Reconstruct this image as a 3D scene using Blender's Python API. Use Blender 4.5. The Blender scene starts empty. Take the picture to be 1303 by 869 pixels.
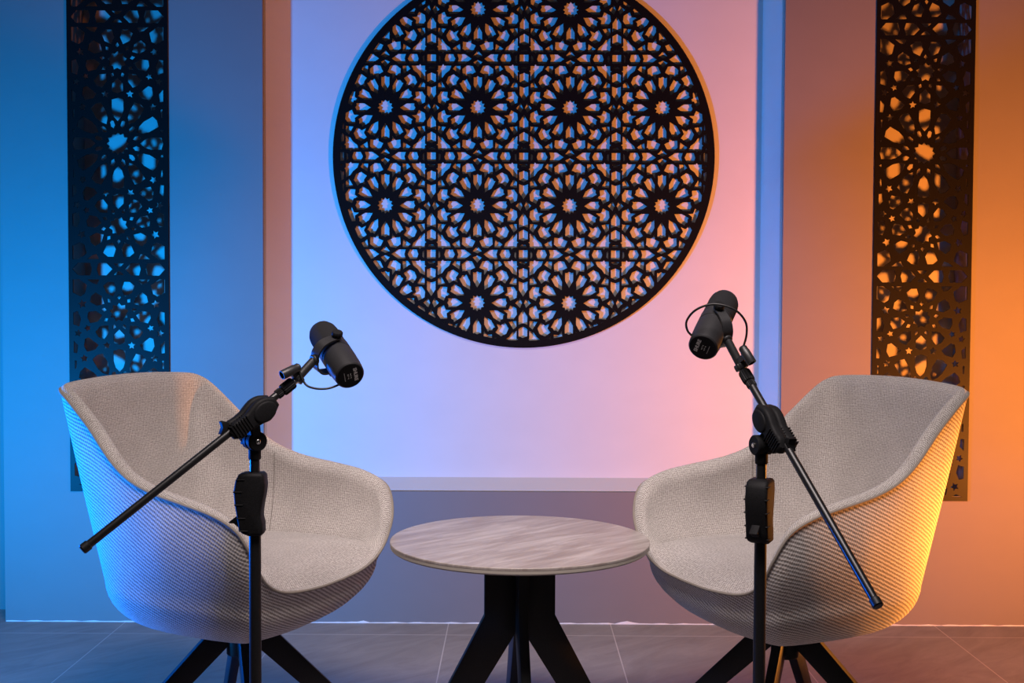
import bpy, bmesh, math, random
import numpy as np
from mathutils import Vector, Matrix, Euler

random.seed(4)
S = bpy.context.scene
COL = S.collection
PI = math.pi

# ------------------------------------------------------------------ camera
F_PX, W_PX = 1500.0, 1303.0
PITCH, YAW, ROLL = math.radians(2.0), math.radians(0.1337), math.radians(0.24)
cd = bpy.data.cameras.new('camera')
cam = bpy.data.objects.new('camera', cd)
COL.objects.link(cam)
S.camera = cam
cd.sensor_width = 36.0
cd.sensor_fit = 'HORIZONTAL'
cd.lens = 36.0 * F_PX / W_PX
cd.clip_start = 0.05
fw = Vector((-math.sin(YAW) * math.cos(PITCH), math.cos(YAW) * math.cos(PITCH), -math.sin(PITCH)))
rt = Vector((math.cos(YAW), math.sin(YAW), 0))
up = rt.cross(fw)
r2 = rt * math.cos(ROLL) + up * math.sin(ROLL)
u2 = -rt * math.sin(ROLL) + up * math.cos(ROLL)
m = Matrix((r2, u2, -fw)).transposed().to_4x4()
m.translation = Vector((0, 0, 1.1))
cam.matrix_world = m

# ------------------------------------------------------------------ render look
S.view_settings.view_transform = 'Standard'
S.view_settings.look = 'None'
S.view_settings.gamma = 1.0
S.view_settings.use_curve_mapping = False
S.view_settings.exposure = 0.0

# ------------------------------------------------------------------ world and lamps
wd = bpy.data.worlds.new('studio_dark')
S.world = wd
wd.use_nodes = True
wd.node_tree.nodes['Background'].inputs[0].default_value = (1.0, 0.9, 0.9, 1)
wd.node_tree.nodes['Background'].inputs[1].default_value = 0.03


def area(name, loc, target, size, power, color, spread=180, sy=None):
    ld = bpy.data.lights.new(name, 'AREA')
    ld.energy = power
    ld.color = color
    ld.size = size
    if sy:
        ld.shape = 'RECTANGLE'
        ld.size_y = sy
    ld.spread = math.radians(spread)
    o = bpy.data.objects.new(name, ld)
    COL.objects.link(o)
    o.location = loc
    d = Vector(target) - Vector(loc)
    o.rotation_euler = d.to_track_quat('-Z', 'Y').to_euler()
    return o


area('blue_lamp', (-2.4, 2.25, 0.28), (-1.15, 3.95, 1.1), 0.16, 55, (0.0, 0.30, 1.0), spread=100)
area('orange_lamp', (2.4, 2.25, 0.28), (1.55, 3.95, 1.1), 0.16, 41, (1.0, 0.27, 0.03), spread=92)
area('blue_rim_lamp', (-2.15, 2.95, 0.50), (-0.85, 2.75, 0.62), 0.16, 14, (0.0, 0.15, 1.0), spread=70)
area('orange_rim_lamp', (2.15, 3.02, 0.55), (0.85, 2.78, 0.62), 0.16, 9, (1.0, 0.32, 0.045), spread=36)
area('key_softbox', (0.0, 1.5, 2.5), (0.0, 2.72, 0.5), 1.3, 13, (1.0, 0.86, 0.84), spread=76, sy=0.6)


# ------------------------------------------------------------------ materials
def mat(name, base, rough=0.6, metal=0.0, spec=0.5):
    mt = bpy.data.materials.new(name)
    mt.use_nodes = True
    b = mt.node_tree.nodes['Principled BSDF']
    b.inputs['Base Color'].default_value = (*base, 1)
    b.inputs['Roughness'].default_value = rough
    b.inputs['Metallic'].default_value = metal
    b.inputs['Specular IOR Level'].default_value = spec
    return mt, mt.node_tree, b


def N(nt, t, **kw):
    n = nt.nodes.new(t)
    for k, v in kw.items():
        if k.startswith('i_'):
            n.inputs[k[2:].replace('_', ' ')].default_value = v
        else:
            setattr(n, k, v)
    return n


def ramp(nt, stops):
    r = nt.nodes.new('ShaderNodeValToRGB')
    while len(r.color_ramp.elements) < len(stops):
        r.color_ramp.elements.new(0.5)
    for e, (p, c) in zip(r.color_ramp.elements, stops):
        e.position = p
        e.color = (*c, 1)
    return r


def paint(name, base, bump=0.06, rough=0.65):
    mt, nt, b = mat(name, base, rough, spec=0.3)
    tc = N(nt, 'ShaderNodeTexCoord')
    mp = N(nt, 'ShaderNodeMapping')
    mp.inputs['Scale'].default_value = (4.0, 4.0, 6.0)
    n = N(nt, 'ShaderNodeTexNoise', i_Scale=2.0, i_Detail=6.0)
    nt.links.new(tc.outputs['Object'], mp.inputs[0])
    nt.links.new(mp.outputs[0], n.inputs['Vector'])
    c0 = tuple(x * 0.985 for x in base)
    c1 = tuple(min(1, x * 1.015) for x in base)
    r = ramp(nt, [(0.3, c0), (0.7, c1)])
    nt.links.new(n.outputs[0], r.inputs[0])
    nt.links.new(r.outputs[0], b.inputs['Base Color'])
    bp = N(nt, 'ShaderNodeBump', i_Strength=bump, i_Distance=0.004)
    nt.links.new(n.outputs[0], bp.inputs['Height'])
    nt.links.new(bp.outputs[0], b.inputs['Normal'])
    return mt


M_WALL = paint('taupe_paint', (0.225, 0.2, 0.19))
M_NICHE = paint('white_paint', (0.66, 0.645, 0.64), 0.08)
M_CAVITY = paint('cavity_paint', (0.42, 0.37, 0.33))
M_CAULK = paint('caulk', (0.8, 0.79, 0.78), 0.3)


def floor_mat():
    mt, nt, b = mat('floor_tile', (0.3, 0.27, 0.25), 0.42, spec=0.35)
    tc = N(nt, 'ShaderNodeTexCoord')
    sep = N(nt, 'ShaderNodeSeparateXYZ')
    nt.links.new(tc.outputs['Object'], sep.inputs[0])

    def grid(axis, off, period, w):
        a = N(nt, 'ShaderNodeMath', operation='SUBTRACT')
        nt.links.new(sep.outputs[axis], a.inputs[0])
        a.inputs[1].default_value = off - period * 20
        d = N(nt, 'ShaderNodeMath', operation='DIVIDE')
        nt.links.new(a.outputs[0], d.inputs[0])
        d.inputs[1].default_value = period
        fr = N(nt, 'ShaderNodeMath', operation='FRACT')
        nt.links.new(d.outputs[0], fr.inputs[0])
        s = N(nt, 'ShaderNodeMath', operation='SUBTRACT')
        nt.links.new(fr.outputs[0], s.inputs[0])
        s.inputs[1].default_value = 0.5
        ab = N(nt, 'ShaderNodeMath', operation='ABSOLUTE')
        nt.links.new(s.outputs[0], ab.inputs[0])
        g = N(nt, 'ShaderNodeMath', operation='GREATER_THAN')
        nt.links.new(ab.outputs[0], g.inputs[0])
        g.inputs[1].default_value = 0.5 - w / period / 2
        return g
    gx = grid(0, -0.221, 0.5505, 0.0035)
    gy = grid(1, 3.838, 0.5505, 0.0045)
    mx = N(nt, 'ShaderNodeMath', operation='MAXIMUM')
    nt.links.new(gx.outputs[0], mx.inputs[0])
    nt.links.new(gy.outputs[0], mx.inputs[1])
    mp = N(nt, 'ShaderNodeMapping')
    mp.inputs['Scale'].default_value = (1.0, 3.2, 1)
    mr = N(nt, 'ShaderNodeMapping')
    mr.inputs['Rotation'].default_value = (0, 0, -0.75)
    nt.links.new(tc.outputs['Object'], mr.inputs[0])
    nt.links.new(mr.outputs[0], mp.inputs[0])
    n = N(nt, 'ShaderNodeTexNoise', i_Scale=4.0, i_Detail=10.0, i_Roughness=0.66, i_Distortion=1.2)
    nt.links.new(mp.outputs[0], n.inputs['Vector'])
    r = ramp(nt, [(0.25, (0.26, 0.228, 0.21)), (0.5, (0.33, 0.29, 0.268)), (0.78, (0.41, 0.365, 0.34))])
    nt.links.new(n.outputs[0], r.inputs[0])
    mix = N(nt, 'ShaderNodeMix', data_type='RGBA')
    nt.links.new(mx.outputs[0], mix.inputs[0])
    nt.links.new(r.outputs[0], mix.inputs[6])
    mix.inputs[7].default_value = (0.62, 0.56, 0.52, 1)
    nt.links.new(mix.outputs[2], b.inputs['Base Color'])
    return mt


M_FLOOR = floor_mat()


def fabric(name, kind):
    """woven upholstery: uv are metres along the panel (u round, v up)"""
    mt, nt, b = mat(name, (0.45, 0.41, 0.37), 0.95, spec=0.15)
    b.inputs['Sheen Weight'].default_value = 0.25
    b.inputs['Sheen Roughness'].default_value = 0.6
    uv = N(nt, 'ShaderNodeUVMap')
    mp = N(nt, 'ShaderNodeMapping')
    nt.links.new(uv.outputs[0], mp.inputs[0])
    nz = N(nt, 'ShaderNodeTexNoise', i_Scale=230.0, i_Detail=3.0, i_Roughness=0.7)
    big = N(nt, 'ShaderNodeTexNoise', i_Scale=14.0, i_Detail=3.0)
    nt.links.new(uv.outputs[0], nz.inputs['Vector'])
    nt.links.new(uv.outputs[0], big.inputs['Vector'])
    if kind == 'rib':
        mp.inputs['Rotation'].default_value = (0, 0, math.radians(-26))
        w1 = N(nt, 'ShaderNodeTexWave', i_Scale=40.0, i_Distortion=1.1, i_Detail=2.0)
        w1.inputs['Detail Scale'].default_value = 2.0
        w1.bands_direction = 'Y'
        nt.links.new(mp.outputs[0], w1.inputs['Vector'])
        w2 = N(nt, 'ShaderNodeTexWave', i_Scale=62.0, i_Distortion=2.0, i_Detail=2.0)
        w2.bands_direction = 'X'
        nt.links.new(mp.outputs[0], w2.inputs['Vector'])
        k1, k2 = 0.55, 0.25
    else:
        w1 = N(nt, 'ShaderNodeTexWave', i_Scale=85.0, i_Distortion=2.6, i_Detail=2.0)
        w1.bands_direction = 'Y'
        w2 = N(nt, 'ShaderNodeTexWave', i_Scale=85.0, i_Distortion=2.6, i_Detail=2.0)
        w2.bands_direction = 'X'
        nt.links.new(mp.outputs[0], w1.inputs['Vector'])
        nt.links.new(mp.outputs[0], w2.inputs['Vector'])
        k1, k2 = 0.32, 0.32
        if kind == 'seat':
            k1, k2 = 0.22, 0.18

    def mul(a, k):
        x = N(nt, 'ShaderNodeMath', operation='MULTIPLY')
        nt.links.new(a, x.inputs[0])
        x.inputs[1].default_value = k
        return x.outputs[0]

    def add(a, c):
        x = N(nt, 'ShaderNodeMath', operation='ADD')
        nt.links.new(a, x.inputs[0])
        nt.links.new(c, x.inputs[1])
        return x.outputs[0]
    h = add(add(mul(w1.outputs['Fac'], k1), mul(w2.outputs['Fac'], k2)), mul(nz.outputs[0], 0.9))
    tot = k1 + k2 + 0.9
    hn = mul(h, 1.0 / tot)
    r = ramp(nt, [(0.33, (0.24, 0.205, 0.185)), (0.48, (0.54, 0.49, 0.455)), (0.66, (0.86, 0.81, 0.77))])
    nt.links.new(hn, r.inputs[0])
    r2_ = ramp(nt, [(0.3, (0.88, 0.88, 0.88)), (0.7, (1.0, 1.0, 1.0))])
    nt.links.new(big.outputs[0], r2_.inputs[0])
    mix = N(nt, 'ShaderNodeMix', data_type='RGBA', blend_type='MULTIPLY')
    mix.inputs[0].default_value = 1.0
    nt.links.new(r.outputs[0], mix.inputs[6])
    nt.links.new(r2_.outputs[0], mix.inputs[7])
    nt.links.new(mix.outputs[2], b.inputs['Base Color'])
    bp = N(nt, 'ShaderNodeBump', i_Strength=0.55, i_Distance=0.0025)
    nt.links.new(hn, bp.inputs['Height'])
    nt.links.new(bp.outputs[0], b.inputs['Normal'])
    return mt


M_RIB = fabric('ribbed_fabric', 'rib')
M_TWEED = fabric('tweed_fabric', 'tweed')
M_SEATF = fabric('seat_fabric', 'seat')
M_PIPE = mat('piping_fabric', (0.33, 0.29, 0.25), 0.9, spec=0.1)[0]
M_SEAM = mat('seam_thread', (0.2, 0.175, 0.15), 0.9, spec=0.1)[0]


def black(name, base, rough, bump=0.0, scale=300, metal=0.0, spec=0.5):
    mt, nt, b = mat(name, base, rough, metal, spec)
    tc = N(nt, 'ShaderNodeTexCoord')
    n = N(nt, 'ShaderNodeTexNoise', i_Scale=float(scale), i_Detail=3.0)
    nt.links.new(tc.outputs['Object'], n.inputs['Vector'])
    r = ramp(nt, [(0.3, tuple(x * 0.75 for x in base)), (0.7, tuple(x * 1.25 for x in base))])
    nt.links.new(n.outputs[0], r.inputs[0])
    nt.links.new(r.outputs[0], b.inputs['Base Color'])
    if bump:
        bp = N(nt, 'ShaderNodeBump', i_Strength=bump, i_Distance=0.001)
        nt.links.new(n.outputs[0], bp.inputs['Height'])
        nt.links.new(bp.outputs[0], b.inputs['Normal'])
    return mt


M_LATT = black('black_lattice_lacquer', (0.006, 0.005, 0.005), 0.42, spec=0.12)
M_TUBE = black('black_tube', (0.012, 0.012, 0.013), 0.33, 0.05)
M_PLAST = black('black_plastic', (0.012, 0.012, 0.013), 0.55, 0.25, 500, spec=0.12)
M_MIC = black('black_mic_enamel', (0.022, 0.022, 0.024), 0.4, 0.15, 900)
M_FOAM = black('black_foam', (0.016, 0.016, 0.018), 0.95, 1.0, 700, spec=0.2)
M_RUB = black('black_cable_rubber', (0.01, 0.01, 0.01), 0.45)
M_LEG = black('black_powder_coat', (0.008, 0.008, 0.009), 0.5, 0.1, 400, spec=0.3)
M_STEEL = mat('bright_steel', (0.75, 0.74, 0.72), 0.25, 1.0)[0]
M_PRINT = mat('grey_print', (0.75, 0.72, 0.68), 0.6)[0]


def travertine():
    mt, nt, b = mat('travertine', (0.6, 0.52, 0.48), 0.38, spec=0.4)
    tc = N(nt, 'ShaderNodeTexCoord')
    mp = N(nt, 'ShaderNodeMapping')
    mp.inputs['Scale'].default_value = (1.6, 10.0, 1)
    mr = N(nt, 'ShaderNodeMapping')
    mr.inputs['Rotation'].default_value = (0, 0, math.radians(-38))
    nt.links.new(tc.outputs['Object'], mr.inputs[0])
    nt.links.new(mr.outputs[0], mp.inputs[0])
    n = N(nt, 'ShaderNodeTexNoise', i_Scale=3.0, i_Detail=12.0, i_Roughness=0.68, i_Distortion=0.5)
    nt.links.new(mp.outputs[0], n.inputs['Vector'])
    r = ramp(nt, [(0.28, (0.29, 0.23, 0.20)), (0.45, (0.39, 0.33, 0.30)), (0.56, (0.50, 0.44, 0.41)), (0.72, (0.66, 0.60, 0.57))])
    nt.links.new(n.outputs[0], r.inputs[0])
    nt.links.new(r.outputs[0], b.inputs['Base Color'])
    return mt


M_TRAV = travertine()
M_TEDGE = mat('table_edge', (0.42, 0.38, 0.33), 0.55)[0]


# ------------------------------------------------------------------ mesh helpers
def link(name, me, material, parent=None, smooth=None, mw=None):
    o = bpy.data.objects.new(name, me)
    COL.objects.link(o)
    if material and not me.materials:
        me.materials.append(material)
    if parent:
        o.parent = parent
    if mw is not None:
        o.matrix_local = mw
    if smooth is not None:
        me.polygons.foreach_set('use_smooth', [True] * len(me.polygons))
        if smooth < 180:
            me.set_sharp_from_angle(angle=math.radians(smooth))
    return o


def pyd(name, verts, faces, material, parent=None, smooth=None, uvs=None, mw=None):
    me = bpy.data.meshes.new(name)
    me.from_pydata([tuple(map(float, v)) for v in verts], [], faces)
    me.validate()
    if uvs is not None:
        ul = me.uv_layers.new(name='UVMap')
        for lp in me.loops:
            pass
        k = 0
        for p, fu in zip(me.polygons, uvs):
            for li, uvv in zip(p.loop_indices, fu):
                ul.data[li].uv = uvv
    me.update()
    return link(name, me, material, parent, smooth, mw)


def frombm(name, bm, material, parent=None, smooth=None, mw=None):
    bmesh.ops.recalc_face_normals(bm, faces=bm.faces)
    me = bpy.data.meshes.new(name)
    bm.to_mesh(me)
    bm.free()
    return link(name, me, material, parent, smooth, mw)


def empty(name, loc=(0, 0, 0), rz=0.0):
    o = bpy.data.objects.new(name, None)
    o.empty_display_size = 0.1
    COL.objects.link(o)
    o.location = loc
    o.rotation_euler = (0, 0, rz)
    return o


def tag(o, label=None, cat=None, group=None, kind=None):
    for k, v in (('label', label), ('category', cat), ('group', group), ('kind', kind)):
        if v:
            o[k] = v
    return o


def bm_box(bm, lo, hi, mtx=None):
    lo, hi = Vector(lo), Vector(hi)
    r = bmesh.ops.create_cube(bm, size=1.0)
    mm = Matrix.Translation((lo + hi) / 2) @ Matrix.Diagonal((*(hi - lo), 1))
    if mtx is not None:
        mm = mtx @ mm
    bmesh.ops.transform(bm, matrix=mm, verts=r['verts'])
    return r['verts']


def frame_to(a, b, upv=(0, 0, 1)):
    """matrix with +Z from a to b, origin a"""
    a, b = Vector(a), Vector(b)
    z = (b - a).normalized()
    x = Vector(upv).cross(z)
    if x.length < 1e-4:
        x = Vector((1, 0, 0))
    x.normalize()
    y = z.cross(x)
    mm = Matrix((x, y, z)).transposed().to_4x4()
    mm.translation = a
    return mm


def bm_lathe(bm, prof, seg=32, mtx=None, flutes=0, depth=0.0):
    """prof: list (r,z)"""
    rings = []
    for r, z in prof:
        if r < 1e-6:
            rings.append([bm.verts.new((0, 0, z))])
        else:
            ring = []
            for i in range(seg):
                a = 2 * PI * i / seg
                rr = r
                if flutes and i % 2:
                    rr = r - depth
                ring.append(bm.verts.new((rr * math.cos(a), rr * math.sin(a), z)))
            rings.append(ring)
    for A, B in zip(rings, rings[1:]):
        if len(A) == 1 and len(B) == 1:
            continue
        for i in range(seg):
            j = (i + 1) % seg
            if len(A) == 1:
                bm.faces.new((A[0], B[i], B[j]))
            elif len(B) == 1:
                bm.faces.new((A[i], A[j], B[0]))
            else:
                bm.faces.new((A[i], A[j], B[j], B[i]))
    if mtx is not None:
        vs = [v for ring in rings for v in ring]
        bmesh.ops.transform(bm, matrix=mtx, verts=vs)


def lathe(name, prof, material, parent=None, mtx=None, seg=32, smooth=35, flutes=0, depth=0.0):
    bm = bmesh.new()
    bm_lathe(bm, prof, seg, mtx, flutes, depth)
    return frombm(name, bm, material, parent, smooth)


def rod_prof(r, L, c=0.001):
    return [(0, 0), (r - c, 0), (r, c), (r, L - c), (r - c, L), (0, L)]


def rod(name, a, b, r, material, parent=None, seg=28, c=0.001, **kw):
    return lathe(name, rod_prof(r, (Vector(b) - Vector(a)).length, c), material, parent, frame_to(a, b), seg, **kw)


def catmull(P, n, closed=False):
    P = np.array(P, float)
    k = len(P)
    out = []
    segs = k if closed else k - 1
    for i in range(segs):
        if closed:
            p0, p1, p2, p3 = P[(i - 1) % k], P[i], P[(i + 1) % k], P[(i + 2) % k]
        else:
            p1, p2 = P[i], P[i + 1]
            p0 = P[i - 1] if i > 0 else 2 * p1 - p2
            p3 = P[i + 2] if i + 2 < k else 2 * p2 - p1
        for j in range(n):
            t = j / n
            out.append(0.5 * ((2 * p1) + (-p0 + p2) * t + (2 * p0 - 5 * p1 + 4 * p2 - p3) * t * t + (-p0 + 3 * p1 - 3 * p2 + p3) * t ** 3))
    if not closed:
        out.append(P[-1])
    return np.array(out)


def tube(name, pts, r, material, parent=None, seg=10, closed=False, mw=None):
    pts = [Vector(p) for p in pts]
    n = len(pts)
    verts, faces = [], []
    prev = None
    for i, p in enumerate(pts):
        a = pts[(i - 1) % n] if (closed or i > 0) else p
        b = pts[(i + 1) % n] if (closed or i < n - 1) else p
        t = (b - a).normalized()
        if prev is None:
            x = t.orthogonal().normalized()
        else:
            x = (prev - t * prev.dot(t)).normalized()
        prev = x
        y = t.cross(x)
        for k in range(seg):
            an = 2 * PI * k / seg
            verts.append(p + x * math.cos(an) * r + y * math.sin(an) * r)
    rng = n if closed else n - 1
    for i in range(rng):
        for k in range(seg):
            i2 = (i + 1) % n
            k2 = (k + 1) % seg
            faces.append((i * seg + k, i * seg + k2, i2 * seg + k2, i2 * seg + k))
    if not closed:
        faces.append(tuple(range(seg))[::-1])
        faces.append(tuple((n - 1) * seg + k for k in range(seg)))
    return pyd(name, verts, faces, material, parent, 60, mw=mw)


def extrude_outline(name, pts, depth, bevel, material, parent=None, mtx=None, smooth=40, segs=3):
    """closed outline in local XZ, extruded +-depth/2 along Y, edges rounded"""
    bm = bmesh.new()
    vs = [bm.verts.new((p[0], -depth / 2, p[1])) for p in pts]
    f = bm.faces.new(vs)
    r = bmesh.ops.extrude_face_region(bm, geom=[f])
    nv = [g for g in r['geom'] if isinstance(g, bmesh.types.BMVert)]
    bmesh.ops.translate(bm, verts=nv, vec=(0, depth, 0))
    bmesh.ops.recalc_face_normals(bm, faces=bm.faces)
    if bevel:
        es = [e for e in bm.edges if abs(e.verts[0].co.y - e.verts[1].co.y) < 1e-6]
        bmesh.ops.bevel(bm, geom=es, offset=bevel, segments=segs, affect='EDGES', profile=0.5, clamp_overlap=True)
    if mtx is not None:
        bmesh.ops.transform(bm, matrix=mtx, verts=bm.verts)
    return frombm(name, bm, material, parent, smooth)


# ------------------------------------------------------------------ room
WY = 3.976            # front of the feature wall
LIP = 0.02
NY = 4.066             # back of the niche
CY = 4.085            # back of the side cavities
X0, X1 = -1.7306, 3.4
ZT = 2.75
nx0, nx1, nz0 = -0.8494, 0.9009, 0.4508
bx0, bx1, bz0 = -0.772, 0.843, 0.487
PL = (-1.5034, -1.1657, 0.4470)     # left lattice panel x0,x1,z0
PR = (1.2040, 1.5341, 0.4270)
holes = [(nx0, nx1, nz0), (PL[0] + .016, PL[1] - .016, PL[2] + .016), (PR[0] + .016, PR[1] - .016, PR[2] + .016)]
holes.sort()

bm = bmesh.new()
T = 0.4   # the wall block's depth; openings cut right through, closed by their own backs
xs = X0
zt_open = 2.6
for (a, b, z) in holes:
    bm_box(bm, (xs, WY, 0), (a, WY + T, ZT))
    bm_box(bm, (a, WY, 0), (b, WY + T, z))
    bm_box(bm, (a, WY, zt_open), (b, WY + T, ZT))
    xs = b
bm_box(bm, (xs, WY, 0), (X1, WY + T, ZT))
bmesh.ops.remove_doubles(bm, verts=bm.verts, dist=1e-5)
tag(frombm('wall_back', bm, M_WALL), kind='structure')

# niche lining : splayed white reveals and white back
bm = bmesh.new()
g = 0.007
A = [(nx0 + g, WY + LIP, nz0 + 0.004), (nx1 - g, WY + LIP, nz0 + 0.004), (nx1 - g, WY + LIP, zt_open - .004), (nx0 + g, WY + LIP, zt_open - .004)]
B = [(bx0, NY, bz0), (bx1, NY, bz0), (bx1, NY, zt_open - .02), (bx0, NY, zt_open - .02)]
O = [(nx0, WY + LIP, nz0), (nx1, WY + LIP, nz0), (nx1, WY + LIP, zt_open), (nx0, WY + LIP, zt_open)]
va = [bm.verts.new(p) for p in A]
vb = [bm.verts.new(p) for p in B]
vo = [bm.verts.new(p) for p in O]
for i in range(4):
    j = (i + 1) % 4
    bm.faces.new((va[i], va[j], vb[j], vb[i]))
    bm.faces.new((vo[i], vo[j], va[j], va[i]))
bm.faces.new(vb)
# thickness behind so no light leaks
vk = [bm.verts.new((x, NY + 0.12, z)) for x, z in ((nx0, nz0), (nx1, nz0), (nx1, zt_open), (nx0, zt_open))]
bm.faces.new(vk)
for i in range(4):
    j = (i + 1) % 4
    bm.faces.new((vo[i], vo[j], vk[j], vk[i]))
tag(frombm('wall_niche', bm, M_NICHE), kind='structure')

for nm, (a, b, z) in (('wall_left_recess', PL), ('wall_right_recess', PR)):
    bm = bmesh.new()
    bm_box(bm, (a + .016, CY, z + .016), (b - .016, WY + T - .01, zt_open))
    tag(frombm(nm, bm, M_CAVITY), kind='structure')

bm = bmesh.new()
bm_box(bm, (-5.5, -3.2, -0.08), (5.5, 5.0, 0.0))
tag(frombm('floor', bm, M_FLOOR), kind='structure')
bm = bmesh.new()
bm_box(bm, (-5.5, 4.13, 0), (X0 - 0.0005, 4.3, ZT))
tag(frombm('wall_far_left', bm, M_WALL), kind='structure')
bm = bmesh.new()
# uneven bead of white filler along the foot of the wall
n = 240
top, bot = [], []
for i in range(n + 1):
    x = X0 + 0.003 + (X1 - X0 - .006) * i / n
    h = 0.0035 + 0.0016 * math.sin(i * 1.7) * math.sin(i * .37)
    if -0.05 < x < 0.45 or 1.4 < x < 1.46 or -0.62 < x < -0.5:
        h += 0.006 * abs(math.sin(i * 2.3)) * max(0, math.sin(i * 0.45 + 1))
    top.append(bm.verts.new((x, WY - 0.0006, max(.002, h))))
    bot.append(bm.verts.new((x, WY - 0.004, 0.0005)))
bk = [bm.verts.new((v.co.x, WY, 0.0005)) for v in bot]
tk = [bm.verts.new((v.co.x, WY, v.co.z)) for v in top]
for i in range(n):
    bm.faces.new((bot[i], bot[i + 1], top[i + 1], top[i]))
    bm.faces.new((top[i], top[i + 1], tk[i + 1], tk[i]))
    bm.faces.new((bk[i], bk[i + 1], bot[i + 1], bot[i]))
    bm.faces.new((tk[i], tk[i + 1], bk[i + 1], bk[i]))
bm.faces.new((bot[0], top[0], tk[0], bk[0]))
bm.faces.new((bot[-1], top[-1], tk[-1], bk[-1]))
tag(frombm('trim_1', bm, M_CAULK), kind='structure')


# ------------------------------------------------------------------ pierced panels
def clip_convex(poly, planes):
    """planes: (nx,ny,c) keep nx*x+ny*y<=c"""
    for nx, ny, c in planes:
        out = []
        k = len(poly)
        if not k:
            break
        for i in range(k):
            p, q = poly[i], poly[(i + 1) % k]
            dp, dq = nx * p[0] + ny * p[1] - c, nx * q[0] + ny * q[1] - c
            if dp <= 0:
                out.append(p)
            if dp * dq < 0:
                t = dp / (dp - dq)
                out.append((p[0] + (q[0] - p[0]) * t, p[1] + (q[1] - p[1]) * t))
        poly = out
    return poly


def parea(p):
    return 0.5 * sum(p[i][0] * p[(i + 1) % len(p)][1] - p[(i + 1) % len(p)][0] * p[i][1] for i in range(len(p)))


def pierced(name, outer, polys, thick, material, parent=None, bev=0.0004):
    """flat sheet in local XZ with holes, front at local y=0, back at y=thick"""
    from mathutils.geometry import delaunay_2d_cdt
    vs, es, fs = [], [], []
    for poly in [outer] + polys:
        if parea(poly) < 0:
            poly = poly[::-1]
        b0 = len(vs)
        vs += [Vector(p) for p in poly]
        fs.append(list(range(b0, len(vs))))
    ov, oe, of, _, _, src = delaunay_2d_cdt(vs, [], fs, 1, 1e-6)
    tris = [f for f, ids in zip(of, src) if list(ids) == [0]]
    n = len(ov)
    verts = [(v.x, 0.0, v.y) for v in ov] + [(v.x, thick, v.y) for v in ov]
    faces = []
    cnt = {}
    for f in tris:
        if parea([ov[i] for i in f]) < 0:
            f = f[::-1]
        faces.append(tuple(f))
        faces.append(tuple(i + n for i in reversed(f)))
        for i in range(len(f)):
            cnt[(f[i], f[(i + 1) % len(f)])] = 1
    for (i, j) in cnt:
        if (j, i) not in cnt:
            faces.append((j, i, i + n, j + n))
    o = pyd(name, verts, faces, material, parent)
    bm = bmesh.new()
    bm.from_mesh(o.data)
    bmesh.ops.delete(bm, geom=[v for v in bm.verts if not v.link_faces], context='VERTS')
    bm.to_mesh(o.data)
    bm.free()
    return o


def rot(p, a):
    c, s = math.cos(a), math.sin(a)
    return (p[0] * c - p[1] * s, p[0] * s + p[1] * c)


def medallion_cell():
    """holes of one cell, in units of the half cell"""
    H = []
    R = math.radians
    for k in range(12):
        a = R(30 * k)
        H.append([rot(p, a) for p in [(.315, 0), (.46, -.088), (.632, -.09), (.622, -.05), (.652, 0), (.622, .05), (.632, .09), (.46, .088)]])
        b = R(30 * k + 15)
        H.append([rot(p, b) for p in [(.59, 0), (.695, -.037), (.712, -.146), (.855, -.116), (.90, 0), (.855, .116), (.712, .146), (.695, .037)]])
        H.append([rot((.265 + .013 * math.cos(t), .013 * math.sin(t)), b) for t in np.arange(0, 2 * PI, PI / 3)])
    H.append([rot((.17 if i % 2 == 0 else .128, 0), R(15 * i)) for i in range(24)])
    quad = [[(.86, .57), (.86, .73), (.893, .752), (.86, .775), (.86, .86), (.775, .86), (.752, .9), (.73, .86), (.57, .86), (.61, .765), (.70, .70), (.765, .61)],
            [(.69, .39), (.855, .372), (.858, .49), (.79, .545)],
            [(.39, .69), (.545, .79), (.49, .858), (.372, .855)]]
    for q in quad:
        for sx in (1, -1):
            for sy in (1, -1):
                H.append([(x * sx, y * sy) for x, y in q])
    for k in range(4):
        H.append([rot(p, k * PI / 2) for p in [(.83, 0), (.935, -.10), (.978, 0), (.935, .10)]])
    return H


def strip_holes():
    """holes of the strips, centred on one cell corner, in half-cell units from that corner"""
    H = [[(-.095, -.09), (.095, -.09), (.095, .09), (-.095, .09)]]
    base = [[(-.085, .155), (.085, .155), (.05, .195), (-.05, .195)],
            [(0, .28), (.095, .315), (.095, .465), (0, .515), (-.095, .465), (-.095, .315)],
            [(0, .585), (.095, .555), (.095, .725), (0, .865), (-.095, .725), (-.095, .555)]]
    for k in range(4):
        for q in base:
            H.append([rot(p, k * PI / 2) for p in q])
    return H


MC = (0.0280, 4.056, 1.5905)
MR = 0.654
MRI = 0.629
hw, hh = 0.3160 / 2, 0.3332 / 2
cellH, stripH = medallion_cell(), strip_holes()
circ = [(math.cos(2 * PI * i / 180), math.sin(2 * PI * i / 180)) for i in range(180)]
planes = [(c[0], c[1], MRI) for c in circ[::2]]
polys = []
for i in range(-4, 4):
    for j in range(-4, 4):
        cx, cy = (2 * i + 1) * hw, (2 * j + 1) * hh
        src = [([(cx + x * hw, cy + y * hh) for x, y in h]) for h in cellH]
        cx2, cy2 = 2 * i * hw, 2 * j * hh
        src += [([(cx2 + x * hw, cy2 + y * hh) for x, y in h]) for h in stripH]
        for p in src:
            if min(x * x + y * y for x, y in p) > MRI ** 2:
                continue
            q = clip_convex(p, planes) if max(x * x + y * y for x, y in p) > MRI ** 2 * .99 else p
            if len(q) > 2 and abs(parea(q)) > 1.2e-5:
                polys.append(q)
med = empty('wall_medallion', MC)
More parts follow.
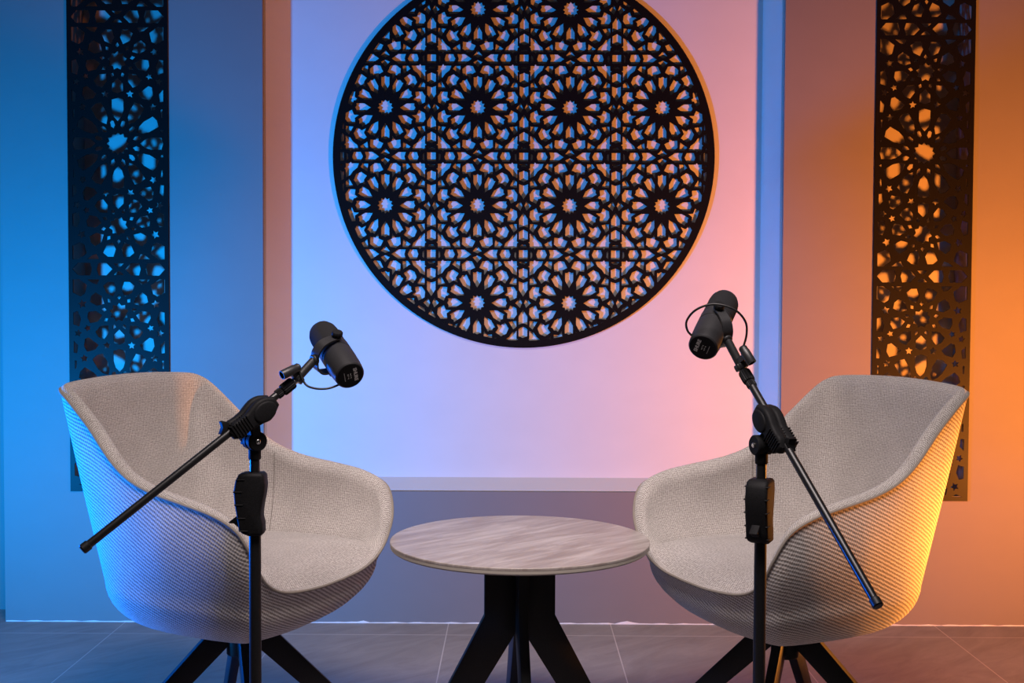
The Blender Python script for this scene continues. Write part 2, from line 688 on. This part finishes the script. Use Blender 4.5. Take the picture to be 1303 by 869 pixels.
tag(med, 'large round black pierced medallion with rows of star rosettes, hanging in the white niche', 'wall decoration')
pierced('pierced_disc', [(MR * c[0], MR * c[1]) for c in circ], polys, 0.004, M_LATT, med)
for k in range(8):
    a = 2 * PI * (k + .5) / 8
    rod('spacer', (0.640 * math.cos(a), 0.004, 0.640 * math.sin(a)), (0.640 * math.cos(a), NY - MC[1] - 0.0002, 0.640 * math.sin(a)), 0.008, M_LATT, med, seg=14)


def side_pattern(zero_y, x_half, y0, y1):
    """holes of the tall panels; px units about the big rosette, y up"""
    R = math.radians
    H = []
    P = 317.0
    for n in (-2, -1, 0, 1):
        Y = n * P
        # 12 fold rosette
        for k in range(12):
            H.append([(p[0], p[1] + Y) for p in (rot(q, R(90 + 30 * k)) for q in [(28, 0), (34, -5.2), (42, -7.6), (55.2, -7.6), (57.4, 0), (55.2, 7.6), (42, 7.6), (34, 5.2)])])
            H.append([(p[0], p[1] + Y) for p in (rot(q, R(105 + 30 * k)) for q in [(19.5, 0), (23, -2.8), (28.5, -2.5), (30, 0), (28.5, 2.5), (23, 2.8)])])
        H.append([(p[0], p[1] + Y) for p in (rot(((14.5 if i % 2 == 0 else 11.2), 0), R(90 + 15 * i)) for i in range(24))])
        # satellites above and below (mirror images), then the band
        for s in (1, -1):
            def put(q, X=0.0, Z=0.0):
                H.append([(X + p[0], Y + s * (Z + p[1])) for p in q])
            for k in range(9):
                a = -90 + 40 * k
                put([rot(q, R(a)) for q in [(21.5, 0), (28.5, -6.8), (38.5, -7.2), (41, 0), (38.5, 7.2), (28.5, 6.8)]], 0, 104)
                put([rot(q, R(a + 20)) for q in [(16, 0), (19, -2.6), (23, 0), (19, 2.6)]], 0, 104)
            put([rot(((12.2 if i % 2 == 0 else 9.2), 0), R(90 + 20 * i)) for i in range(18)], 0, 104)
            for sx in (1, -1):
                def st(x, z, r, ph=90):
                    put([rot(((r if i % 2 == 0 else r * .5), 0), R(ph + 36 * i)) for i in range(10)], sx * x, z)
                st(46.5, 114.5, 5.8, 100)
                st(52.0, 77.5, 5.0, 80)
                st(40.0, 84.0, 4.6, 110)
                st(15.6, 62.0, 5.2, 90)
                st(44.5, 45.5, 5.2, 95)
                st(55.5, 15.8, 2.4)
                put([(sx * x, z) for x, z in [(58.4, 145.8), (50.5, 146), (40.3, 138.5), (43, 127.5), (48.6, 124.2), (58.4, 129)]])
                put([(sx * x, z) for x, z in [(39.8, 145.6), (24.5, 145.6), (28, 139), (34, 141)]])
                put([(sx * x, z) for x, z in [(57.8, 104), (52, 105.5), (48, 96), (50.5, 86), (58, 88.5)]])
                put([(sx * x, z) for x, z in [(57.6, 68), (52, 62), (53.4, 52), (57.8, 52.6)]])
                put([(sx * x, z) for x, z in [(43.4, 70.4), (38.6, 72.2), (26, 62.5), (30.6, 56.6), (41, 54), (44.8, 61)]])
                put([(sx * x, z) for x, z in [(56.5, 43), (53.8, 42.5), (54.5, 33), (56.4, 32)]])
                if s == 1:
                    def put2(q):
                        H.append([(x * sx, Y + 158.7 + z) for x, z in q])
                    put2([(58.6, 0), (51.5, 8), (36, 8), (33.8, 0), (36, -8), (51.5, -8)])
                    put2([(8, 0), (15.5, 7.8), (25.8, 7.8), (28, 0), (25.8, -7.8), (15.5, -7.8)])
            if s == 1:
                for t in (1, -1):
                    H.append([(x, Y + 158.7 + t * z) for x, z in [(-6.5, 7.3), (6.5, 7.3), (3, 3.6), (0, 2.4), (-3, 3.6)]])
    out = []
    pl = [(1, 0, x_half), (-1, 0, x_half), (0, 1, y1), (0, -1, -y0)]
    for h in H:
        q = clip_convex([(x, y + zero_y) for x, y in h], pl)
        if len(q) > 2 and abs(parea(q)) > 2.0:
            out.append(q)
    return out


def lattice(name, PX, zc, label):
    x0, x1, z0 = PX
    w = x1 - x0
    k = w / 127.0       # metres per px
    yb = (zc - z0) / k    # big rosette height over the panel's foot, px
    ytop = (2.53 - z0) / k
    polys = side_pattern(yb, 58.6, 5.5, ytop - 5.5)
    # drop anything that overlaps a hole kept already (band / satellites share edges)
    kept = []
    for p in polys:
        c = (sum(q[0] for q in p) / len(p), sum(q[1] for q in p) / len(p))
        if all((c[0] - d[0]) ** 2 + (c[1] - d[1]) ** 2 > 9 for _, d in kept):
            kept.append((p, c))
    polys = [[(x * k, y * k) for x, y in p] for p, _ in kept]
    e = empty(name, ((x0 + x1) / 2, WY - 0.0047, z0))
    tag(e, label, 'wall decoration')
    pierced('pierced_sheet', [(-w / 2, 0), (w / 2, 0), (w / 2, ytop * k), (-w / 2, ytop * k)], polys, 0.0045, M_LATT, e)
    return e


lattice('lattice_panel', PL, 1.6202, 'tall narrow black pierced star lattice panel on the blue-lit wall, left of the niche')
lattice('lattice_panel', PR, 1.5978, 'tall narrow black pierced star lattice panel on the orange-lit wall, right of the niche')


# ------------------------------------------------------------------ armchair
RIM = [(.272, 0, .474), (.268, .10, .476), (.252, .20, .487), (.245, .262, .520), (.240, .298, .575),
       (.215, .318, .632), (.160, .319, .660), (.085, .312, .676), (-.005, .300, .692), (-.075, .290, .715), (-.135, .278, .752),
       (-.206, .263, .818), (-.270, .253, .872), (-.306, .240, .893), (-.322, .205, .900), (-.330, .10, .906), (-.333, 0, .908)]
BASE = [(.254, 0, .442), (.250, .10, .444), (.236, .185, .450), (.225, .235, .456), (.216, .262, .463),
        (.200, .276, .465), (.150, .285, .470), (.080, .286, .470), (-.01, .282, .470), (-.080, .272, .470), (-.135, .258, .470),
        (-.185, .232, .468), (-.215, .205, .466), (-.235, .180, .464), (-.248, .140, .462), (-.258, .07, .460), (-.260, 0, .460)]
NS = 5


def full_ring(half):
    r = catmull(half, NS)
    left = r
    right = r[1:-1][::-1] * np.array([1, -1, 1])
    return np.vstack([left, right])


RP, BP = full_ring(RIM), full_ring(BASE)
NR = len(RP)


def inward(P):
    d = -P * np.array([1.0, 1.0, 0])
    d[:, 0] += 0.02
    return d / np.linalg.norm(d, axis=1)[:, None]


INW = inward(RP)


def ring_mesh(name, rows, material, parent, close_first=None, close_last=None, smooth=70, datum=0):
    rows = [np.array(r) for r in rows]
    n = len(rows[0])
    verts = np.vstack(rows)
    faces, uvs = [], []
    ref = rows[len(rows) // 2]
    dl = np.linalg.norm(np.roll(ref, -1, 0) - ref, axis=1)
    U = np.concatenate([[0], np.cumsum(dl)])
    V = [np.zeros(n)]
    for a, b in zip(rows, rows[1:]):
        V.append(V[-1] + np.linalg.norm(b - a, axis=1))
    V = [v - V[datum] for v in V]
    for i in range(len(rows) - 1):
        for j in range(n):
            j2 = (j + 1) % n
            faces.append((i * n + j, i * n + j2, (i + 1) * n + j2, (i + 1) * n + j))
            uvs.append(((U[j], V[i][j]), (U[j + 1], V[i][j2]), (U[j + 1], V[i + 1][j2]), (U[j], V[i + 1][j])))
    verts = list(verts)
    for which, idx in ((close_first, 0), (close_last, len(rows) - 1)):
        if which:
            faces.append(tuple(idx * n + j for j in range(n)))
            uvs.append(tuple((rows[idx][j][0], rows[idx][j][1]) for j in range(n)))
    return pyd(name, verts, faces, material, parent, smooth, uvs)


def mk_chair():
    e = empty('armchair')
    # outer shell
    rows = []
    outd = -INW
    for t in np.linspace(0, 1, 13):
        bul = (.002 + .012 * np.clip((RP[:, 0] + .22) / .24, 0, 1) ** 2) * math.sin(PI * min(1, t * 1.0)) * np.clip((RP[:, 2] - .5) / .15, 0, 1)
        rows.append(RP * (1 - t) + BP * t + outd * bul[:, None])
    zb = 0.352
    for ph in np.linspace(0, PI / 2, 12)[1:]:
        c, s = math.cos(ph) ** 0.72, math.sin(ph)
        p = BP.copy()
        f = 0.30 + 0.70 * c
        p[:, :2] = BP[:, :2] * f
        p[:, 2] = BP[:, 2] - (BP[:, 2] - zb) * s ** 1.1
        rows.append(p)
    ring_mesh('shell', rows, M_RIB, e, close_last=True, datum=12)
    # inner lining with rolled rim
    th = 0.034
    seatp = BP * np.array([.86, .86, 0]) + np.array([0, 0, .487])
    lift = np.clip((RP[:, 2] - .47) / .1, 0, 1)[:, None]
    up_ = np.array([0, 0, 1.0])
    rows = [RP,
            RP + INW * .003 * 1 + up_ * (.004 + .003 * lift),
            RP + INW * .010 + up_ * (.006 + .006 * lift),
            RP + INW * .020 + up_ * (.004 + .008 * lift),
            RP + INW * .029 + up_ * (.0 + .003 * lift),
            RP + INW * th + up_ * (-.004 - .006 * lift)]
    st = rows[-1].copy()
    for t in np.linspace(0, 1, 15)[1:]:
        q = st * (1 - t) + seatp * t
        # back of the bucket is hollowed, foot swept in
        q = q + outd * (0.022 * math.sin(PI * t) ** 1.0 * np.clip((RP[:, 2] - .5) / .2, 0, 1))[:, None]
        rows.append(q)
    ring_mesh('lining', rows, M_TWEED, e, datum=len(rows) - 1)
    # seat cushion
    K = len(RP)
    front = np.clip((RP[:, 0] - .17) / .07, 0, 1) * np.clip((.58 - RP[:, 2]) / .07, 0, 1)
    edge = seatp.copy()
    edge[:, 2] = .512
    fr = RP + INW * 0.004
    fr[:, 2] = np.minimum(RP[:, 2], .492) + .002
    edge = edge * (1 - front[:, None]) + fr * front[:, None]
    low = edge.copy()
    low[:, 2] -= .022
    low[:, :2] *= .93
    cen = np.array([0.0, 0.0, .537])
    rows = [low, edge]
    for t in np.linspace(0, 1, 12)[1:-1]:
        q = edge * (1 - t) + cen * t
        q[:, 2] = edge[:, 2] + (cen[2] - edge[:, 2]) * (1 - (1 - t) ** 3.2)
        rows.append(q)
    ring_mesh('seat_cushion', rows, M_SEATF, e, close_last=True)
    tube('piping', RP + outd * .001 + up_ * .001, .0033, M_PIPE, e, seg=8, closed=True)

    # vertical seams of the lining
    def lining_at(j):
        out = []
        for t in np.linspace(0, .97, 20):
            q = st[j] * (1 - t) + seatp[j] * t
            q = q + outd[j] * (0.022 * math.sin(PI * t)) * np.clip((RP[j, 2] - .5) / .2, 0, 1)
            out.append(q + INW[j] * .0006)
        return out
    for j in (int(9.2 * NS), NR - int(9.2 * NS)):
        tube('seam', lining_at(j), .0009, M_SEAM, e, seg=6)
    # swivel column and four flat splayed legs
    lathe('swivel_column', [(0, .274), (.029, .274), (.032, .277), (.032, .345), (.06, .347), (.06, .356), (0, .356)], M_LEG, e, seg=36)
    for k in range(4):
        a = math.radians(42 + 90 * k)
        prof = [(.026, .353), (.052, .353), (.365, .022), (.365, 0.0), (.335, 0.0), (.026, .300)]
        extrude_outline('leg', prof, .022, .002, M_LEG, e, Matrix.Rotation(a, 4, 'Z'), smooth=30, segs=2)
    return e


def copy_tree(o):
    c = o.copy()
    COL.objects.link(c)
    for ch in list(o.children):
        d = ch.copy()
        COL.objects.link(d)
        d.parent = c
        for g_ in list(ch.children):
            h = g_.copy()
            COL.objects.link(h)
            h.parent = d
    return c


chair = mk_chair()
chair.location = (-0.636, 2.72, 0)
chair.rotation_euler = (0, 0, math.radians(-22))
tag(chair, 'beige woven bucket armchair facing right, its left side lit blue, left of the round table', 'chair', 'bucket armchairs either side of the table')
c2 = copy_tree(chair)
c2.location = (0.632, 2.72, 0)
c2.rotation_euler = (0, 0, math.radians(202))
tag(c2, 'beige woven bucket armchair facing left, its right side lit orange, right of the round table', 'chair', 'bucket armchairs either side of the table')

# ------------------------------------------------------------------ table
tb = empty('side_table', (0.014, 2.75, 0), math.radians(6))
tag(tb, 'low round table with pale travertine-look top and black splayed plank base, between the armchairs', 'table')
TZ = 0.5400
R_T = 0.3035
lathe('tabletop', [(0, TZ - .006), (R_T - .0002, TZ - .006), (R_T, TZ - .0055), (R_T, TZ - .001), (R_T - .001, TZ), (0, TZ)], M_TRAV, tb, seg=128, smooth=30)
lathe('tabletop_edge', [(0, TZ - .0165), (R_T - .004, TZ - .0165), (R_T - .0005, TZ - .0130), (R_T - .0005, TZ - .0062), (0, TZ - .0062)], M_TEDGE, tb, seg=128, smooth=30)
leg_prof = [(.0, TZ - .017), (.083, TZ - .017), (.083, .362), (.272, 0.0), (.208, 0.0), (.012, .318), (.0, .318)]
for k in range(4):
    extrude_outline('leg', [(x + (.0115 if x == 0 else 0), z) for x, z in leg_prof], .022, .0012, M_LEG, tb, Matrix.Rotation(k * PI / 2, 4, 'Z'), smooth=30, segs=2)


# ------------------------------------------------------------------ microphone stands
def peanut(L, ws):
    """closed outline along x, half widths ws given at stations"""
    xs_ = np.linspace(0, L, len(ws))
    up_ = catmull([(x, w) for x, w in zip(xs_, ws)], 5)
    lo = catmull([(x, -w * (1.0 if i % 2 else .92)) for i, (x, w) in enumerate(zip(xs_, ws))], 5)[::-1]
    return [tuple(p) for p in np.vstack([up_, lo])]


def stand(name, foot, zpiv, rear, cl, endp, clutch_rot, label):
    """foot (x,y), pivot height, boom: rear end, clutch centre, front end (world)"""
    e = empty(name, (foot[0], foot[1], 0))
    tag(e, label, 'microphone stand', 'boom microphone stands')
    o = Vector((foot[0], foot[1], 0))
    rear, cl, endp = Vector(rear) - o, Vector(cl) - o, Vector(endp) - o
    # cast base and tubes
    lathe('base', [(0, 0), (.128, 0), (.13, .003), (.13, .010), (.12, .016), (.04, .022), (.02, .04), (.0135, .045), (0, .045)], M_LEG, e, seg=64)
    rod('lower_tube', (0, 0, .04), (0, 0, .66), .0112, M_TUBE, e)
    rod('upper_tube', (0, 0, .62), (0, 0, zpiv - .012), .0094, M_TUBE, e)
    # height clutch, outline traced along the tube
    k = 0.0003037
    z0 = .640 - 722 * k * 0 - 0
    o1 = [(165, 345), (200, 335), (305, 335), (322, 352), (328, 410), (324, 455), (313, 510), (302, 575), (302, 610), (312, 650), (312, 705), (303, 722),
          (230, 726), (190, 712), (165, 690), (160, 650), (152, 600), (140, 530), (133, 450), (145, 385)]
    zmid = .717
    pts = [((x - 255) * k, zmid - (y - 530) * k) for x, y in o1][::-1]
    hm = Matrix.Rotation(clutch_rot, 4, 'Z')
    hc = extrude_outline('height_clutch', pts, .042, .007, M_PLAST, e, hm, smooth=50)
    for yy in (375, 450, 530, 612, 690):
        xl = np.interp(yy, [335, 385, 450, 530, 600, 650, 690], [172, 145, 133, 140, 152, 160, 168])
        bm = bmesh.new()
        a = ((xl + 2 - 255) * k, -.0205, zmid - (yy - 530) * k)
        bm_box(bm, (a[0], -.0222, a[2] - .0012), (a[0] + .017, .0222, a[2] + .0012), hm)
        bmesh.ops.bevel(bm, geom=bm.edges[:], offset=.0008, segments=1, affect='EDGES')
        frombm('grip_ridge', bm, M_PLAST, hc)
    lev = [(95, 645), (150, 602), (172, 610), (172, 680), (150, 672), (128, 652), (105, 652)]
    extrude_outline('lever', [((x - 255) * k, zmid - (y - 530) * k) for x, y in lev][::-1], .016, .002, M_PLAST, hc, hm)
    # tilt joint
    bd = (endp - rear).normalized()
    nrm = bd.cross(Vector((0, 0, 1))).normalized()
    if nrm.y > 0:
        nrm.negate()
    piv = Vector((0, 0, zpiv))
    joint = lathe('tilt_joint', [(0, -.017), (.0165, -.017), (.0185, -.015), (.0185, -.004), (.017, -.003), (.017, .003), (.0185, .004), (.0185, .015), (.0165, .017), (0, .017)],
                  M_PLAST, e, frame_to(piv, piv + nrm), seg=40)
    lathe('joint_screw', [(.0, .0165), (.0048, .0165), (.0048, .0185), (.0035, .0195), (.002, .0195), (.0015, .018), (0, .018)], M_STEEL, joint, frame_to(piv, piv + nrm), seg=18)
    lathe('tilt_knob', [(0, -.017), (.006, -.017), (.006, -.022), (.0165, -.022), (.0175, -.024), (.0165, -.036), (.012, -.040), (0, -.040)], M_PLAST, e, frame_to(piv, piv + nrm), seg=24, flutes=1, depth=.0022)
    lathe('tube_collar', [(0, zpiv - .035), (.0105, zpiv - .035), (.0118, zpiv - .033), (.0118, zpiv - .016), (0, zpiv - .016)], M_PLAST, e, seg=28)
    # boom clutch : lobed clamp gripping the boom, two half shells and a lever
    x_ = bd
    z_ = nrm.cross(x_) * 1.0
    if z_.z < 0:
        z_ = -z_
    y_ = z_.cross(x_)
    bmtx = Matrix((x_, y_, z_)).transposed().to_4x4()
    bmtx.translation = cl
    prof = peanut(.106, [.008, .0165, .0155, .0165, .0205, .0225, .019, .009])
    prof = [(x - .053, z - .003) for x, z in prof]
    T1 = bmtx @ Matrix.Translation((0, -.0105, 0))
    T2 = bmtx @ Matrix.Translation((-.002, .0105, .003))
    bc = extrude_outline('boom_clutch', prof[::-1], .019, .006, M_PLAST, e, T1, smooth=50)
    extrude_outline('clamp_half', prof[::-1], .019, .006, M_PLAST, bc, T2, smooth=50)
    # raised ring on the big lobe
    extrude_outline('clamp_lobe', [(.022 + .021 * math.cos(t) * 1.15, -.005 + .0185 * math.sin(t)) for t in np.arange(0, 2 * PI, PI / 16)], .046, .004, M_PLAST, bc, bmtx, smooth=50)
    for q in np.linspace(-.046, -.012, 7):
        bm = bmesh.new()
        bm_box(bm, (q - .001, -.0218, -.014), (q + .001, .0218, .0125), bmtx)
        frombm('grip_ridge', bm, M_PLAST, bc)
    extrude_outline('lever', [(-.052, .008), (-.040, .018), (-.047, .026), (-.052, .028), (-.055, .018), (-.066, .010), (-.060, .004)][::-1], .016, .002, M_PLAST, bc, bmtx)
    # neck joining clutch and tilt joint
    a = piv
    b = cl + z_ * -.006 + bd * .0
    mm = frame_to(a, b, nrm)
    L = (b - a).length
    bm = bmesh.new()
    bm_box(bm, (-.010, -.012, 0), (.010, .012, L), mm)
    bmesh.ops.bevel(bm, geom=bm.edges[:], offset=.003, segments=2, affect='EDGES')
    frombm('neck', bm, M_PLAST, e, 40)
    # the boom is a straight tube through the clutch
    rod('boom_tube', rear + bd * .006, endp - bd * .030, .0073, M_TUBE, e)
    rod('end_cap', rear, rear + bd * .016, .0092, M_RUB, e, c=.002)
    # ribbed coupler and steel thread at the boom's front end
    q = endp - bd * .046
    mm = frame_to(q, endp)
    cp = lathe('coupler', [(0, 0), (.0085, 0), (.0095, .002), (.0095, .010), (.0085, .011), (.0085, .013), (.0108, .014), (.0118, .017), (.0118, .037), (.0106, .040), (0, .040)],
               M_PLAST, e, mm, seg=36, flutes=1, depth=.0012)
    lathe('thread', [(0, .039), (.0075, .039), (.0075, .0475), (0, .0475)], M_STEEL, cp, mm, seg=24)
    return e, o


def mic(name, B, col, a, k, mvec, cable, conn, label, text_up_sign):
    """B yoke base (world), col: top of the stand thread (world), a: axis rear->tip, k: knob axis"""
    B, col = Vector(B), Vector(col)
    a = Vector(a).normalized()
    k = Vector(k)
    k = (k - a * k.dot(a)).normalized()
    mv = Vector(mvec)
    mv = (mv - k * mv.dot(k)).normalized()
    cen = B - mv * .050
    e = empty(name, col)
    tag(e, label, 'microphone', 'black broadcast microphones')
    X = a
    Z = k
    Y = Z.cross(X)
    L = Matrix((X, Y, Z)).transposed().to_4x4()
    L.translation = cen - col
    ax = L @ Matrix.Rotation(PI / 2, 4, 'Y')        # lathe z -> +X (towards tip)
    lathe('windscreen', [(0, .016), (.0275, .016), (.0290, .020), (.0296, .030), (.0296, .066), (.0285, .076), (.0250, .086), (.0185, .093), (.010, .0965), (0, .0975)], M_FOAM, e, ax, seg=48, smooth=60)
    body = lathe('body', [(0, -.084), (.0262, -.084), (.0282, -.082), (.0300, -.060), (.0305, -.030), (.0305, -.014), (.0293, -.013), (.0293, -.010), (.0305, -.009),
                          (.0305, .010), (.0293, .011), (.0293, .014), (.0300, .015), (.0300, .018), (0, .018)], M_MIC, e, ax, seg=56, smooth=35)
    # rear plate, slightly sunk, with printing
    lathe('rear_plate', [(0, -.0838), (.0252, -.0838), (.0252, -.0846), (0, -.0846)], M_PLAST, body, ax, seg=48)
    # printed word, symbols and a small line
    cu = bpy.data.curves.new('word', 'FONT')
    cu.body = 'SHURE'
    cu.size = .0095
    cu.align_x = 'CENTER'
    cu.align_y = 'CENTER'
    cu.extrude = .0001
    cu.offset = .0004
    tmp = bpy.data.objects.new('tmp', cu)
    COL.objects.link(tmp)
    dg = bpy.context.evaluated_depsgraph_get()
    dg.update()
    me = bpy.data.meshes.new_from_object(tmp.evaluated_get(dg), depsgraph=dg)
    bpy.data.objects.remove(tmp)
    me.materials.clear()
    # plate frame: out of the plate = -a ; text up direction
    nrm = -a
    upd = (k * 0 + Vector(text_up_sign))
    upd = (upd - nrm * upd.dot(nrm)).normalized()
    rd = upd.cross(nrm)
    TM = Matrix((rd, upd, nrm)).transposed().to_4x4()
    pc = cen - col - a * .0847
    T0 = TM.copy()
    T0.translation = pc + upd * .0105
    me.transform(T0)
    link('lettering', me, M_PRINT, body)
    bm = bmesh.new()
    T1 = TM.copy()
    T1.translation = pc

    def mark(x, y, w, h):
        bm_box(bm, (x - w / 2, y - h / 2, 0), (x + w / 2, y + h / 2, .0002), T1)
    for sx, sy in ((-.004, .0015), (.004, .0015), (-.004, -.0035), (.004, -.0035)):
        mark(sx, sy, .0024, .0009)
        mark(sx + .0012, sy - .0008, .0009, .0018)
    mark(0, .0015, .0008, .0024)
    mark(0, -.0035, .0008, .0024)
    for i in range(11):
        mark(-.0085 + i * .0017, -.0108, .0012, .0010)
    frombm('printed_symbols', bm, M_PRINT, body)
    # yoke : strap bent round the body, plane (mv,k)
    path = catmull([(-.004, .0355), (.016, .0355), (.034, .031), (.0455, .018), (.0485, .006), (.0485, -.006), (.0455, -.018), (.034, -.031), (.016, -.0355), (-.004, -.0355)], 5)
    wv = mv.cross(k)
    c0 = cen - col
    verts, faces = [], []
    n = len(path)
    for i, (p, q) in enumerate(path):
        t = path[min(i + 1, n - 1)] - path[max(i - 1, 0)]
        t = t / np.linalg.norm(t)
        nn = np.array([t[1], -t[0]])
        for dn, dw in ((-.0018, -1), (.0018, -1), (.0018, 1), (-.0018, 1)):
            P = p + nn[0] * dn
            Q = q + nn[1] * dn
            wid = .0085 + .0025 * math.sin(PI * i / (n - 1))
            verts.append(c0 + mv * float(P) + k * float(Q) + wv * (dw * wid))
    for i in range(n - 1):
        for j in range(4):
            j2 = (j + 1) % 4
            faces.append((i * 4 + j, i * 4 + j2, (i + 1) * 4 + j2, (i + 1) * 4 + j))
    faces += [(0, 1, 2, 3), ((n - 1) * 4 + 3, (n - 1) * 4 + 2, (n - 1) * 4 + 1, (n - 1) * 4)]
    pyd('yoke', verts, faces, M_MIC, e, 40)
    for s in (1, -1):
        A = c0 + k * (s * .030)
        lathe('yoke_knob', [(0, 0), (.0065, 0), (.0065, .0085), (.0100, .0090), (.0108, .0105), (.0108, .0165), (.0095, .0185), (0, .0190)], M_PLAST, e, frame_to(A, A + k * s), seg=24, flutes=1, depth=.0008)
    # swivel stem and collar onto the stand's thread
    Bl = B - col
    Zero = Vector((0, 0, 0))
    d = (Bl - Zero).normalized()
    rod('stem', d * .010, Bl + d * .002, .0082, M_MIC, e, c=.002)
    fr = frame_to(Bl - mv * .006, Bl + mv * .004)
    lathe('stem_boss', rod_prof(.0105, .011, .002), M_MIC, e, fr, seg=28)
    lathe('collar', [(0, -.0005), (.0122, -.0005), (.0132, .001), (.0132, .009), (.0122, .011), (0, .011)], M_MIC, e, frame_to(Zero, Bl), seg=36, flutes=1, depth=.0008)
    # connector barrel clamped beside the stem
    c_a, c_b = Vector(conn[0]) - col, Vector(conn[1]) - col
    cm = frame_to(c_a, c_b)
    Lc = (c_b - c_a).length
    cb = lathe('connector', [(0, .004), (.0068, .004), (.0068, 0), (.0086, 0), (.0090, .001), (.0090, Lc * .7), (.0082, Lc * .75), (.0082, Lc - .003), (.006, Lc), (0, Lc)], M_MIC, e, cm, seg=30)
    midc = (c_a + c_b) / 2
    near = d * max(.006, min(Bl.length, midc.dot(d)))
    bm = bmesh.new()
    mm = frame_to(near, midc, d)
    bm_box(bm, (-.006, -.005, 0), (.006, .005, (midc - near).length), mm)
    frombm('connector_bracket', bm, M_MIC, e)
    cab = [Vector(p) - col for p in cable]
    cab = [c_b - (c_b - c_a).normalized() * .004] + cab
    tube('cable', catmull([tuple(p) for p in cab], 8), .0021, M_RUB, e, seg=10)
    return e


s1, _ = stand('microphone_stand', (-.4865, 2.20), .835, (-.7388, 2.0, .6701), (-.4886, 2.176, .8834), (-.4137, 2.221, .9472), 0.0,
              'black boom microphone stand before the left armchair, boom sloping down left')
s2, _ = stand('microphone_stand', (.4525, 2.15), .8377, (.5772, 1.85, .6181), (.4711, 2.128, .8713), (.4304, 2.223, .9715), math.radians(62),
              'black boom microphone stand before the right armchair, boom sloping down right')


mic('microphone', (-.3817, 2.24, .985), (-.4137 + .0008, 2.221 + .0006, .9472 + .0008), (-.44, .77, .46), (.14, -.45, .89), (-.7, -.65, -.2),
    [(-0.3939, 2.2100, 0.9421), (-0.3754, 2.2050, 0.9337), (-0.3518, 2.2050, 0.9331), (-0.3326, 2.2150, 0.9391), (-0.3207, 2.2350, 0.9466)],
    ((-0.4335, 2.1900, 0.9587), (-0.4051, 2.2150, 0.9736)),
    'black microphone with foam windscreen on the left boom stand, tip pointing up left', (.9, -.1, .0))
mic('microphone', (.4032, 2.24, 1.0273), (.4304 - .0004, 2.223 + .0003, .9715 + .0009), (.38, .77, .52), (.1, -.59, .8), (.36, -.72, -.58),
    [(0.4316, 2.1950, 1.0391), (0.4254, 2.1800, 1.0642), (0.4025, 2.1750, 1.0860), (0.3671, 2.1800, 1.0945), (0.3368, 2.1900, 1.0841), (0.3216, 2.2050, 1.0634), (0.3255, 2.2200, 1.0439), (0.3427, 2.2450, 1.0298)],
    ((0.4414, 2.1900, 0.9852), (0.4250, 2.2050, 1.0153)),
    'black microphone with foam windscreen on the right boom stand, tip pointing up right', (-.9, .0, .25))
